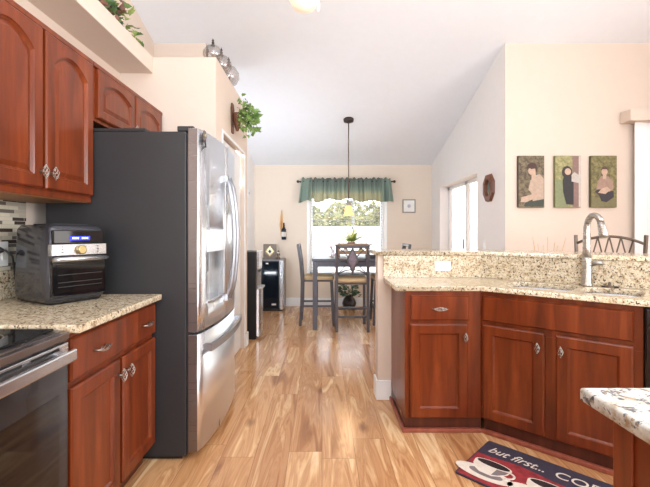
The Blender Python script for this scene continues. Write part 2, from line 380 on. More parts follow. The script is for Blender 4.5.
# pantry door
r = MB().box(-.8299, -.822, 3.31, 3.34, 0, 2.07).box(-.8299, -.822, 4.27, 4.30, 0, 2.07).box(-.8299, -.822, 3.31, 4.30, 2.0701, 2.095)
struct('trim_2', r, 'white', .004)
mb = MB().box(-.915, -.868, 3.354, 4.256, .01, 2.054)
for a, b in ((3.45, 3.76), (3.85, 4.16)):
    for c, d in ((.2, .95), (1.1, 1.9)): mb.box(-.869, -.863, a, b, c, d)
pd = struct('door_1', mb, 'doorwhite', .004)
kb = MB().ball((-.80, 3.42, .98), .026).tube([(-.868, 3.42, .98), (-.80, 3.42, .98)], .01).build('door_knob', 'nickel', pd)
# dining window
wf = MB()
for a in ((WX0, WX0+.05), (WX1-.05, WX1), ((WX0+WX1)/2+.10, (WX0+WX1)/2+.13)): wf.box(a[0], a[1], BW+.07, BW+.12, WZ0, WZ1)
wf.box(WX0, WX1, BW+.07, BW+.12, WZ0, WZ0+.05).box(WX0, WX1, BW+.07, BW+.12, WZ1-.05, WZ1)
wn = struct('window_1', wf, 'white', .003)
MB().box(WX0+.05, WX1-.05, BW+.09, BW+.096, WZ0+.05, WZ1-.05).build('pane', 'glass', wn)
MB().box(WX0-.03, WX1+.03, BW-.05, BW+.07, WZ0-.03, WZ0).build('window_sill', 'white', wn, .005)
# casing is the white return
struct('trim_3', MB().box(WX0-.045, WX0, BW-.012, BW, WZ0, WZ1).box(WX1, WX1+.045, BW-.012, BW, WZ0, WZ1), 'white', .002)
bl = thing('window_blind', 'white horizontal slat blind hanging in the dining window behind the table', 'blind', (.42, BW+.035, WZ0))
mb = MB()
for k in range(32): mb.box(-.60, .60, -.024, .024, .03+k*.047, .034+k*.047)
mb.build('slats', plain('grey_white_slat', (176, 176, 178), .6, var=.01), bl)
MB().box(-.605, .605, -.025, .025, 1.475, 1.52).build('headrail', 'white', bl, .003)
MB().tube([(.10, -.03, 1.47), (.10, -.03, .72)], .004).ball((.10, -.03, .70), .018, 8, (1, 1, 1.4)).ball((.085, -.03, .80), .014, 8).build('pull_cord', 'bronze', bl)
# sliding door
sd = MB()
for y0, y1 in ((SY0, SY0+.05), (5.47, 5.55), (SY1-.06, SY1)): sd.box(1.985, 2.03, y0, y1, .02, SZ)
sd.box(1.985, 2.03, SY0, SY1, 0, .06).box(1.985, 2.03, SY0, SY1, SZ-.05, SZ)
so = struct('door_2', sd, 'white', .004)
MB().box(2.0, 2.006, SY0+.04, SY1-.05, .06, SZ-.05).build('pane', 'glass', so)
MB().box(1.968, 1.985, 5.57, 5.60, .9, 1.15).build('door_handle', 'framegrey', so, .004)

# ---------------------------------------------------------------- outside
struct('ground', MB().box(-14, 16, 6.95, 30, -.12, -.05).box(4.85, 16, 4.25, 6.95, -.12, -.05).box(2.08, 4.85, 4.25, 6.95, -.12, -.02), 'patio')
tag(MB().box(-7, 9, 13.2, 13.4, -.05, 1.45).build('garden_wall', 'stucco'), 'white garden wall outside the dining window, below the hedge', 'wall')
def shell_leaves(mb, c, rad, n, L, W):
    for i in range(n):
        a, b = random.uniform(0, 2*PI), math.acos(random.uniform(-1, 1)); k = random.uniform(.75, 1.05)
        d = Vector((math.sin(b)*math.cos(a), math.sin(b)*math.sin(a), math.cos(b)))
        mb.leaf(Vector(c) + Vector((d.x*rad[0], d.y*rad[1], d.z*rad[2]))*k, d + Vector((0, 0, -.3)), L, W)
for i in range(5):
    hb = thing('garden_shrub', ['leafy pale green shrub outside window, leftmost of the row', 'leafy pale green shrub outside window, second from left', 'leafy pale green shrub seen right above the fern through window', 'leafy pale green shrub outside window, second from right', 'leafy pale green shrub outside window, rightmost of the row'][i], 'shrub', (-1.9+i*1.36, 14.3+1.5*(i % 2), -.05), 0, 'shrubs beyond the garden wall')
    mb = MB(); shell_leaves(mb, (-.22, 0, 1.75), (.42, .5, .52+.1*(i % 2)), 420, .2, .13); shell_leaves(mb, (.22, 0, 1.7), (.42, .5, .50+.16*((i+1) % 2)), 420, .2, .13); mb.ball((0, 0, 1.75), .88, 16, (.62, .45, .52)); mb.build('foliage', 'hedge', hb, fix=False)
    MB().tube([(0, 0, 0), (.03, 0, .9), (0, 0, 1.7)], [.07, .05, .03]).build('stem', 'rust', hb)
tag(MB().box(5.2, 5.35, 4.25, 12, -.02, 2.6).build('patio_wall', 'pink'), 'beige patio wall seen through the sliding glass door', 'wall')
ps = thing('patio_shade', 'white lower patio panel outside the sliding door', 'panel', (4.9, 7.8, -.02))
MB().box(-.03, .03, -2.6, 2.6, 0, 1.42).build('panel', 'stucco', ps, .01); MB().box(-.06, .06, -2.6, 2.6, 1.42, 1.48).build('cap_rail', 'white', ps, .01)

# ---------------------------------------------------------------- hardware & cabinets
def cage(mb, c, half, r, axis='z', depth=.03, wires=5):
    for k in range(wires):
        pts = []
        for i in range(11):
            u = -1 + 2*i/10; rr = r*max(.12, math.cos(u*PI/2)**.8 if abs(u) < 1 else .12); a = 2*PI*k/wires + u*1.5
            p = (rr*math.cos(a), rr*math.sin(a), u*half)
            if axis == 'x': p = (p[2], p[1], p[0])
            pts.append(Vector(p) + Vector(c))
        mb.tube(pts, .0017, 5)
    return mb
def knob(parent, x, z, y=-.022):
    mb = MB(); cage(mb, (x, y-.026, z), .027, .013); mb.tube([(x, y, z), (x, y-.02, z)], [.007, .004], 8)
    mb.ball((x, y-.026, z+.027), .004, 6).ball((x, y-.026, z-.027), .004, 6); return mb.build('knob', 'nickel', parent)
def pull(parent, x, z, y=-.022):
    mb = MB(); cage(mb, (x, y-.026, z), .042, .011, 'x')
    mb.tube([(x-.042, y, z), (x-.042, y-.026, z), (x-.034, y-.026, z)], .004, 6).tube([(x+.042, y, z), (x+.042, y-.026, z), (x+.034, y-.026, z)], .004, 6); return mb.build('handle', 'nickel', parent)
def panel_door(name, x0, x1, z0, z1, parent, arch=0, fw=.055, flat=False):
    """frame-and-panel door as concentric loops; front at y=-.022"""
    N = 14
    def loop(ins, y, ar):
        pts = [(x0+ins, z0+ins), (x1-ins, z0+ins)]
        xr, xl, zt = x1-ins, x0+ins, z1-ins
        for k in range(N+1):
            u = k/N; x = xr + (xl-xr)*u; z = zt - ar*((2*u-1)**2)
            pts.append((x, z))
        return [(x, y, z) for x, z in pts]
    if flat: spec = [(0, 0, 0), (0, -.015, 0), (.006, -.022, 0)]
    else: spec = [(0, 0, 0), (0, -.016, 0), (.007, -.022, 0), (fw, -.022, arch), (fw+.003, -.016, arch), (fw+.012, -.009, arch), (fw+.014, -.009, arch)] + ([(fw+.034, -.017, arch)] if arch else [])
    mb = MB(); rings = [[mb.bm.verts.new(p) for p in loop(*s_)] for s_ in spec]
    for A, B in zip(rings, rings[1:]):
        for k in range(len(A)): mb.bm.faces.new((A[k], A[(k+1) % len(A)], B[(k+1) % len(A)], B[k]))
    mb.bm.faces.new(rings[0]); mb.bm.faces.new(rings[-1])
    return mb.build(name, 'wood', parent)
def cab_body(t, w_, z0, z1, d, y0=0): return MB().box(0, w_, y0, d, z0, z1).build('body', 'wood', t, .002)

# left wall: upper cabinet pair (local x = world Y)
UF = -1.248
t = thing('wall_cabinet', 'tall two-door cherry wall cabinet with arched panels above the air fryer oven', 'cabinet', (UF, 1.385, 0), PI/2)
cab_body(t, .775, 1.42, 2.16, .32); MB().box(0, .775, -.002, .30, 1.395, 1.42).build('light_rail', 'wood', t, .002)
MB().box(.015, .76, .012, .30, 1.392, 1.3955).build('underside', 'woodin', t)
d1 = panel_door('door', .01, .378, 1.43, 2.135, t, .062); knob(d1, .355, 1.50)
d2 = panel_door('door', .397, .765, 1.43, 2.135, t, .062); knob(d2, .42, 1.50)
MB().box(-.002, .777, -.012, .0, 2.14, 2.165).build('top_trim', 'wood', t, .003)
t = thing('wall_cabinet', 'short two-door cherry wall cabinet above the refrigerator', 'cabinet', (UF, 2.17, 0), PI/2)
cab_body(t, .93, 1.845, 2.16, .32)
d1 = panel_door('door', .03, .455, 1.865, 2.135, t, .045, .045); knob(d1, .43, 1.90)
d2 = panel_door('door', .475, .90, 1.865, 2.135, t, .045, .045); knob(d2, .50, 1.90)
MB().box(-.002, .932, -.012, .0, 2.14, 2.165).build('top_trim', 'wood', t, .003)
# left base cabinet
BF = -.912
t = thing('base_cabinet', 'cherry base cabinet between the range and the refrigerator', 'cabinet', (BF, 1.421, 0), PI/2)
cab_body(t, .725, .09, CT-CTT, .63); MB().box(0, .725, .05, .6, 0, .09).build('toe_kick', 'kick', t)
dr = panel_door('drawer', .004, .722, .70, .855, t, flat=True); pull(dr, .18, .775); pull(dr, .59, .775)
d1 = panel_door('door', .004, .350, .11, .675, t); knob(d1, .326, .61)
d2 = panel_door('door', .374, .722, .11, .675, t); knob(d2, .398, .61)
tag(MB().box(LW, -.858, 1.419, 2.148, CT-CTT, CT).build('countertop', 'granite', bevel=.006), 'cream speckled granite countertop under the air fryer oven', 'countertop')
tag(MB().box(LW+.001, LW+.02, 1.0, 2.148, CT+.001, 1.045).build('granite_splash', 'granite', bevel=.002), 'low granite upstand on the wall behind the air fryer oven', 'backsplash')
tag(MB().box(LW+.001, LW+.012, -.4, 2.12, 1.046, 1.395).build('tile_backsplash', 'tile'), 'linear mosaic tile backsplash in cream and brown on the left wall', 'backsplash')
# outlet with plug and cord
ol = thing('wall_outlet', 'white wall outlet with black plug behind the air fryer oven', 'outlet', (LW+.0205, 1.93, 1.13))
MB().box(-.008, .004, -.055, .055, -.06, .06).build('cover_plate', 'white', ol, .003)
[MB().box(.004, .008, a_, a_+.028, -.03, .03).build('socket', 'label', ol, .001) for a_ in (-.04, .012)]
cd = thing('power_cord', 'black power cord plugged in the outlet beside the air fryer oven', 'cord', (0, 0, 0))
MB().tube([(LW+.05, 1.90, 1.15), (LW+.075, 1.90, 1.15), (LW+.09, 1.925, 1.12), (LW+.085, 1.95, 1.02), (LW+.07, 1.98, .95), (LW+.08, 2.02, .915)], .005).build('cable', 'black', cd)
MB().lathe([(.016, 0), (.016, .02), (.008, .035)], (LW+.03, 1.90, 1.15), 12, 'x').build('plug', 'black', cd)

# ---------------------------------------------------------------- range
t = thing('range', 'stainless electric range with black glass cooktop at the left edge', 'range', (-.930, .660, 0), PI/2)
MB().box(0, .755, .0, .62, .02, .875).build('body', 'fridge', t, .003)
MB().box(.0, .757, -.02, .62, .875, .888).prism([(0, .835), (-.034, .855), (-.038, .883), (0, .889)], 0, .757, 'x').build('front_rim', 'steeld', t, .003)
MB().box(.012, .745, .012, .62, .888, .897).build('cooktop', 'bglass', t, .002)
for cx, cy, rr in ((.2, .18, .09), (.56, .18, .11), (.2, .45, .08), (.56, .45, .09)):
    mb = MB().lathe([(rr, 0), (rr, .0006), (rr-.003, .0006), (rr-.003, 0)], (cx, cy, .8972), 32).build('burner_ring', 'framegrey', t)
MB().box(.004, .753, -.035, 0, .80, .848).build('vent_panel', 'steel', t, .003)
mb = MB()
for k in range(4): mb.box(.06+k*.17, .06+k*.17+.13, -.037, -.034, .832, .840)
mb.build('vent_slots', 'black', t)
dd = MB().box(.004, .753, -.035, -.002, .20, .798).build('oven_door', 'oglass', t, .006)
MB().box(.06, .70, -.0365, -.034, .27, .68).build('window', 'bglass', dd)
MB().box(.01, .747, -.072, -.056, .786, .828).box(.03, .06, -.058, -.034, .792, .822).box(.697, .727, -.058, -.034, .792, .822).build('handle', 'steel', dd, .006)
MB().box(.004, .753, -.03, 0, .04, .19).build('drawer', 'steel', t, .005)

# ---------------------------------------------------------------- air fryer oven
AF = math.atan2(.22, .163)   # front runs from near-left to far-right
t = thing('air_fryer_oven', 'black and chrome countertop air fryer oven with blue display', 'oven', (-1.212, 1.77, CT), math.radians(62))
Wd, D, H = .275, .305, .365
def taper(z): return .012*max(0, z-.1)/.27
mb = MB(); prof = [(0.012, .01), (0, .04), (0, .10), (.01, H-.02), (.03, H)]
rings = []
for ins, z in prof: rings.append([mb.bm.verts.new((x, y, z)) for x, y in rrect(ins*.6, Wd-ins*.6, ins, D-ins*.6, .03, 4)])
for A, B in zip(rings, rings[1:]):
    for k in range(len(A)): f = mb.bm.faces.new((A[k], A[(k+1) % len(A)], B[(k+1) % len(A)], B[k])); f.smooth = True
mb.bm.faces.new(rings[0]); mb.bm.faces.new(rings[-1])
mb.build('body', plain('gloss_charcoal', (70, 70, 76), .12, var=.05, Metallic=.5), t)
MB().box(.02, Wd-.02, -.004, .03, .278, .34).build('control_panel', 'bglass', t, .004)
MB().box(.09, .185, -.006, -.003, .293, .312).build('display', 'blue', t)
mb = MB()
for x in (.102, .110, .118, .126, .146, .154, .162, .170): mb.box(x, x+.005, -.0072, -.0058, .299, .307)
mb.build('display_segments', 'glyph', t)
MB().box(.008, Wd-.008, -.012, .02, .222, .276).build('dial_band', 'steel', t, .004)
MB().lathe([(.021, -.012), (.021, -.030), (.016, -.034)], (.135, 0, .249), 24, 'y').build('dial', 'gold', t)
for x in (.05, .215):
    for z in (.236, .249, .262): MB().box(x, x+.008, -.0135, -.0118, z, z+.004).build('button', 'black', t)
dr = MB().box(.012, Wd-.012, -.010, .02, .035, .215).build('door', 'bglass', t, .005)
MB().box(.03, Wd-.03, -.013, -.009, .055, .185).build('window', plain('tinted_window', (30, 27, 26), .06, Metallic=.3), dr)
mb = MB()
for z in (.08, .10, .135): mb.box(.035, Wd-.035, -.0142, -.0128, z, z+.003)
mb.build('rack', 'gasket', dr)
MB().tube([(.012, -.015, .205), (.03, -.035, .207), (Wd/2, -.042, .208), (Wd-.03, -.035, .207), (Wd-.012, -.015, .205)], .011, 10).build('handle', 'steel', dr)
mb = MB().box(.02, Wd-.02, .02, D-.02, 0, .03); mb.build('base', 'black', t, .008)
MB().box(.05, Wd-.06, .06, D-.08, H-.001, H+.006).build('top_vent', 'gasket', t, .003)

# ---------------------------------------------------------------- refrigerator (local x = world Y, local -y = world +X)
FX = -.735
t = thing('refrigerator', 'stainless french-door refrigerator with charcoal side and ice dispenser', 'refrigerator', (FX, 2.165, 0), PI/2)
FW = .905
MB().box(0, FW, .0, .762, .02, 1.783).build('body', 'fridge', t, .006)
MB().box(.02, FW-.02, .03, .74, 0, .02).build('foot', 'black', t)
MB().box(.01, FW-.01, .0, -.012, .04, 1.775).build('gasket', 'gasket', t)
def bulge(x):  # door front depth (negative = outwards)
    u = (x - FW/2)/(FW/2); return -(.066 + .042*(1-u*u))
def fdoor(x0, x1, z0, z1, name, hole=None):
    mb = MB(); N = 16; xs = [x0+(x1-x0)*i/N for i in range(N+1)]
    if hole: xs = sorted(set([x for x in xs if min(abs(x-hole[0]), abs(x-hole[1])) > .008] + [hole[0], hole[1]]))
    zs = [z0, z1] if not hole else [z0, hole[2], hole[3], z1]
    fr = {}; bk = {}
    for i, x in enumerate(xs):
        for j, z in enumerate(zs):
            e = .010 if i in (0, len(xs)-1) else 0
            fr[i, j] = mb.bm.verts.new((x, bulge(x)+e, z)); bk[i, j] = mb.bm.verts.new((x, -.012, z))
    nx, nz = len(xs), len(zs)
    hin = lambda i, j: hole and xs[i] >= hole[0]-1e-6 and xs[i+1] <= hole[1]+1e-6 and j == 1
    for i in range(nx-1):
        for j in range(nz-1):
            if hin(i, j):
                for jj in (1, 2):
                    mb.bm.faces.new((fr[i, jj], fr[i+1, jj], bk[i+1, jj], bk[i, jj]))
            else:
                f = mb.bm.faces.new((fr[i, j], fr[i+1, j], fr[i+1, j+1], fr[i, j+1])); f.smooth = True
            mb.bm.faces.new((bk[i, j], bk[i, j+1], bk[i+1, j+1], bk[i+1, j]))
        mb.bm.faces.new((fr[i, 0], bk[i, 0], bk[i+1, 0], fr[i+1, 0])); mb.bm.faces.new((fr[i, nz-1], fr[i+1, nz-1], bk[i+1, nz-1], bk[i, nz-1]))
    for j in range(nz-1):
        mb.bm.faces.new((fr[0, j], fr[0, j+1], bk[0, j+1], bk[0, j])); mb.bm.faces.new((fr[nx-1, j], bk[nx-1, j], bk[nx-1, j+1], fr[nx-1, j+1]))
    if hole:
        for xh in hole[:2]:
            i = xs.index(xh); mb.bm.faces.new((fr[i, 1], bk[i, 1], bk[i, 2], fr[i, 2]))
    return mb.build(name, 'steelv', t)
HX0, HX1 = .105, .385
dl = fdoor(0, FW/2-.004, .695, 1.80, 'door', (HX0, HX1, .84, 1.125))
dr_ = fdoor(FW/2+.004, FW, .695, 1.80, 'door')
fz = fdoor(0, FW, .045, .68, 'freezer_drawer')
MB().box(-.0025, -.0003, -.060, -.012, .697, 1.798).build('door_edge', 'steeld', dl); MB().box(-.0025, -.0003, -.060, -.012, .047, .678).build('drawer_edge', 'steeld', fz)
MB().prism([(HX0, bulge(HX0)), (HX0+.09, bulge(HX0+.09)), (HX0+.19, bulge(HX0+.19)), (HX1, bulge(HX1)), (HX1, bulge(HX1)-.006), (HX0+.19, bulge(HX0+.19)-.007), (HX0+.09, bulge(HX0+.09)-.007), (HX0, bulge(HX0)-.006)], 1.125, 1.25).build('dispenser_panel', plain('white_control_panel', (226, 228, 232), .25), dl)
MB().box(HX0+.001, HX1-.001, -.020, -.0125, .842, 1.123).build('dispenser_recess', plain('grey_recess', (150, 145, 138), .4), dl)
MB().prism([(HX0, -.02), (HX0, bulge(HX0)-.008), (HX0+.14, bulge(HX0+.14)-.012), (HX1, bulge(HX1)-.008), (HX1, -.02)], .835, .85).build('drip_tray', 'steel', dl, .002)
MB().box(.22, .26, -.05, -.02, 1.0, 1.124).build('nozzle', 'black', dl, .004)
for x, par in ((FW/2-.045, dl), (FW/2+.045, dr_)):
    pts = []
    for i in range(15):
        u = i/14; z = .82 + .76*u; y = bulge(x) - .018 - .045*math.sin(PI*u)**.6
        pts.append((x, y, z))
    MB().tube(pts, [.012]+[.015]*13+[.012], 10).box(x-.014, x+.014, bulge(x)-.025, bulge(x)+.004, .80, .84).box(x-.014, x+.014, bulge(x)-.025, bulge(x)+.004, 1.56, 1.60).build('handle', 'hsteel', par)
pts = [(x, bulge(x)-.045, .60) for x in [.05+.805*i/12 for i in range(13)]]
mb = MB()
for a, b in zip(pts, pts[1:]):
    mb._faces([(a[0], a[1]-.008, .578), (b[0], b[1]-.008, .578), (b[0], b[1]-.008, .618), (a[0], a[1]-.008, .618), (a[0], a[1]+.008, .578), (b[0], b[1]+.008, .578), (b[0], b[1]+.008, .618), (a[0], a[1]+.008, .618)],
              [(0, 1, 2, 3), (4, 7, 6, 5), (0, 4, 5, 1), (3, 2, 6, 7), (0, 3, 7, 4), (1, 5, 6, 2)])
for x in (.055, .82): mb.box(x, x+.03, bulge(x+.015)-.05, bulge(x+.015)+.005, .582, .614)
mb.build('handle', 'hsteel', fz)
for a_, b_ in ((0, -.04), (FW-.1, .02)): MB().box(a_, a_+.1, b_, .05, 1.783, 1.812).build('hinge_cover', 'gasket', t, .005)
MB().box(.0, .5, .22, .62, 1.783, 1.80).build('top_plate', 'fridge', t, .004)
# magnet on the door
mg = thing('fridge_magnet', 'small flower-shaped magnet at the top of the refrigerator door', 'magnet', (FX-bulge(.05)+.004, 2.225, 1.772))
mb = MB()
for k in range(6):
    a = k*PI/3; mb.ball((.004, .022*math.cos(a), .022*math.sin(a)), .012, 8, (.35, 1, 1))
mb.build('petals', 'steeld', mg); MB().ball((.008, 0, 0), .012, 8, (.5, 1, 1)).build('flower_center', 'gold', mg)
MB().tube([(.004, 0, -.02), (.005, .012, -.045), (.004, .02, -.06)], .004).build('stem', 'black', mg)

# ---------------------------------------------------------------- plant ledge and pantry top
gd = thing('leaf_garland', 'trailing garland of green and russet ivy leaves on the left plant ledge', 'garland', (-1.36, 1.70, 2.607))
vine = [(0, -.5, .03), (.0, -.2, .05), (.01, 0, .04), (-.02, .3, .05), (.0, .55, .05), (-.02, .8, .04), (0, 1.0, .03), (.0, 1.15, .02)]
MB().tube(vine, .005, 6).build('vine', 'rust', gd)
mbs = {'leafd': MB(), 'leafr': MB(), 'leafl': MB()}
for i in range(300):
    y = random.uniform(-.4, 1.24) if i % 2 else random.uniform(.7, 1.24); hgt = max(.035, .24*(1 - max(0, y-1.0)/.25))
    k = 'leafl' if y > 1.0 and random.random() < .6 else random.choice(['leafd', 'leafd', 'leafr', 'leafr'])
    z = random.uniform(.01, hgt)
    mbs[k].leaf((random.uniform(-.16, .03), y, z), (random.uniform(.1, 1), random.uniform(-.6, .6), random.uniform(-.3, .6)), random.uniform(.04, .065), random.uniform(.04, .06), shape='ivy')
for k, nme in (('leafd', 'dark_leaves'), ('leafr', 'russet_leaves'), ('leafl', 'light_leaves')): mbs[k].build(nme, k, gd, fix=False)
gl = None
for i, (y, lb) in enumerate(((3.21, 'smoky glass globe ornament with bronze finial nearest on pantry top'), (3.45, 'smoky glass globe with bronze finial in the middle of three on pantry top'), (3.72, 'smoky glass globe with finial farthest right on pantry top, above the basket'))):
    if gl is None:
        gl = thing('glass_globe', lb, 'ornament', (-.875, y, 2.607), 0, 'glass globes on the pantry top')
        MB().lathe([(.03, 0), (.06, .012), (.078, .045), (.076, .08), (.05, .115), (.018, .128), (0.0, .13)], n=24).build('globe', 'smoke', gl)
        MB().lathe([(.016, .125), (.018, .132), (.007, .14), (.012, .15), (.006, .16), (.01, .168), (.004, .178), (0, .19)], n=12).build('finial', 'bronze', gl)
        MB().lathe([(.028, .004), (.022, .018), (.012, .03), (.01, .05), (0, .055)], n=12).build('candle_cup', 'gold', gl)
    else:
        g_ = dup(gl, (-.868, y, 2.607), 0, lb); g_.scale = (1+.12*i, 1+.12*i, 1+.2*i)
wp = thing('wall_planter', 'rusty metal wall basket with leafy green ivy above the pantry door', 'planter', (-.829, 3.68, 2.15))
MB().prism([(-.03, 0), (.03, 0), (.055, .22), (.03, .27), (-.03, .27), (-.055, .22)], 0, .012, 'x').lathe([(.012, .02), (.03, .08), (.045, .16), (.048, .18)], (.05, 0, 0), 14).build('basket', 'rust', wp)
mb = MB()
for i in range(190):
    a = random.uniform(-1.3, 1.3); rr = random.random()**.6*.19; z = .165+random.gauss(0, .075)-rr*.12
    p = (.05+rr*math.cos(a), rr*math.sin(a), z)
    mb.leaf(p, (math.cos(a), math.sin(a), random.uniform(-.8, .7)), random.uniform(.035, .06), random.uniform(.03, .05), shape='ivy')
mb.build('foliage', 'leaf', wp, fix=False)

# ---------------------------------------------------------------- water cooler, wine fridge
t = thing('water_dispenser', 'tall black and stainless water dispenser standing beside the pantry wall', 'dispenser', (-1.12, 4.62, 0))
MB().box(.02, .36, 0, .31, 0, 1.02).build('body', 'black', t, .01)
MB().box(.358, .385, .005, .305, .80, 1.03).build('top_panel', 'steel', t, .015)
MB().box(.358, .372, .01, .30, .60, .80).build('dispensing_bay', 'steeld', t, .002)
for a_ in (.1, .2): MB().tube([(.375, a_, .80), (.375, a_, .77)], .008).build('spout', 'black', t)
MB().box(.358, .42, 0.02, .29, .575, .60).build('drip_tray', 'steel', t, .008)
mb = MB().prism([(.358, .015), (.39, .02), (.402, .06), (.406, .155), (.402, .25), (.39, .29), (.358, .295)], .03, .575); mb.build('lower_door', 'steel', t, .004)
t = thing('wine_cooler', 'black glass-door wine cooler with stainless edge against the back wall', 'cooler', (-1.03, 6.26, 0))
MB().box(0, .425, .05, .46, .02, .815).build('body', 'steeld', t, .006); MB().box(.02, .40, .07, .44, 0, .02).build('foot', 'black', t)
MB().box(.003, .36, .012, .05, .03, .80).build('door', 'black', t, .004)
MB().box(.02, .345, .006, .013, .05, .78).build('window', plain('navy_black_glass', (20, 26, 34), .08), t)
MB().box(.362, .425, .008, .05, .03, .80).build('handle', 'steel', t, .006)
[MB().box(*q_).build('badge', 'label', t) for q_ in ((.15, .19, .003, .007, .745, .765), (.24, .31, .003, .007, .10, .125))]
t = thing('framed_sign', 'small square black and gold framed emblem on the wine cooler', 'frame', (-.845, 6.48, .816))
MB().box(-.105, .105, 0, .03, 0, .235).box(-.085, .085, -.002, .0, .02, .215).build('frame', 'bronzel', t, .003)
MB().prism([(0, .035), (.07, .118), (0, .20), (-.07, .118)], -.004, -.002, 'y').build('emblem_field', 'gold', t)
MB().prism([(0, .06), (.05, .118), (0, .175), (-.05, .118)], -.006, -.004, 'y').build('emblem_outline', 'label', t)
MB().prism([(0, .085), (.028, .118), (0, .15), (-.028, .118)], -.008, -.006, 'y').build('emblem_center', 'bronze', t)
t = thing('figurine', 'small dark figurine standing beside the framed emblem on wine cooler', 'figurine', (-.70, 6.42, .816))
MB().lathe([(.035, 0), (.03, .02), (.015, .04), (.028, .07), (.015, .1), (.02, .12), (0, .14)], n=12).build('figure', 'bronzel', t); MB().lathe([(.022, .09), (.02, .1), (.022, .11)], n=10).build('collar', 'label', t)
# bottle and carved piece on wall
t = thing('wall_bottle', 'dark wine bottle wall decoration with pale label left of the window', 'decoration', (-.64, BW-.04, 1.12))
MB().lathe([(.038, 0), (.04, .01), (.04, .17), (.015, .21), (.014, .28), (.0, .285)], n=16).build('bottle', 'bottle', t)
MB().lathe([(.0408, .05), (.0408, .13)], n=16).build('label', 'label', t)
MB().box(-.02, .02, .03, .04, 0, .25).build('backing', 'tan', t)
t = thing('wall_carving', 'slender tan carved flame-like piece on wall beside the bottle', 'decoration', (-.685, BW-.012, 1.16))
MB().prism([(0, 0), (.02, .0), (.035, .22), (.022, .33), (.012, .47), (-.002, .44), (-.018, .33), (-.03, .2)], -.008, .012, 'y').build('carving', 'tan', t, .003)
MB().prism([(0, .04), (.012, .2), (.005, .34), (-.008, .2)], -.012, -.0085, 'y').build('inlay', 'twood', t)
sw = thing('light_switch', 'white light switch on the dining side wall past the pantry', 'switch', (-1.139, 6.2, 1.85))
MB().box(-.001, .006, -.035, .035, -.06, .06).build('plate', 'white', sw, .002); MB().box(.006, .012, -.008, .008, -.02, .02).build('toggle', 'framegrey', sw)
sw = thing('light_switch', 'white light switch on the wall below the octagonal mirror', 'switch', (SX-.001, 4.57, 1.09))
MB().box(-.006, .001, -.035, .035, -.06, .06).build('plate', 'white', sw, .002); MB().box(-.012, -.006, -.008, .008, -.02, .02).build('toggle', 'white', sw)

# ---------------------------------------------------------------- valance
t = thing('window_valance', 'gathered green and tan valance on a dark rod over dining window', 'valance', (.40, 6.63, 1.77))
W2 = .735; mb = MB(); NX = 150
zs = [.37, .335, .30, .22, .12, .04, 0]
grid = []
for i in range(NX+1):
    u = -1+2*i/NX; x = u*W2
    edge = max(0, abs(u)-.86)/.14
    bot = .022*math.sin(u*13+.5) + .02*math.sin(u*5+2) - .05*edge + (.05 if (-.80 < u < -.72) else 0)
    colv = []
    for j, z in enumerate(zs):
        amp = [.026, .024, .008, .028, .034, .036, .038][j]*(1+.5*math.sin(u*23))
        y = -amp*math.sin(u*62 + .8*math.sin(u*17)) - amp*.4*math.sin(u*127+j*.3) - [.0, .01, .028, .02, .02, .025, .03][j]
        zz = z + (bot*(1-z/.3) if z < .3 else 0) + (.012*math.sin(u*44)+.010*math.sin(u*71+1) if j == 0 else 0)
        xx = x + edge*math.copysign(.05, u)*(1-z/.37)
        colv.append(mb.bm.verts.new((xx, y, zz)))
    grid.append(colv)
for A, B in zip(grid, grid[1:]):
    for j in range(len(zs)-1): f = mb.bm.faces.new((A[j], B[j], B[j+1], A[j+1])); f.smooth = True
mb.build('cloth', 'valance', t, solid=.003)
MB().tube([(-.79, .0, .315), (.79, .0, .315)], .012, 10).tube([(-.76, .0, .315), (-.76, .115, .315)], .008).tube([(.76, .0, .315), (.76, .115, .315)], .008).build('rod', 'bronze', t)
for a_ in (-.80, .80): MB().ball((a_, 0, .315), .024, 10).build('finial', 'bronze', t)

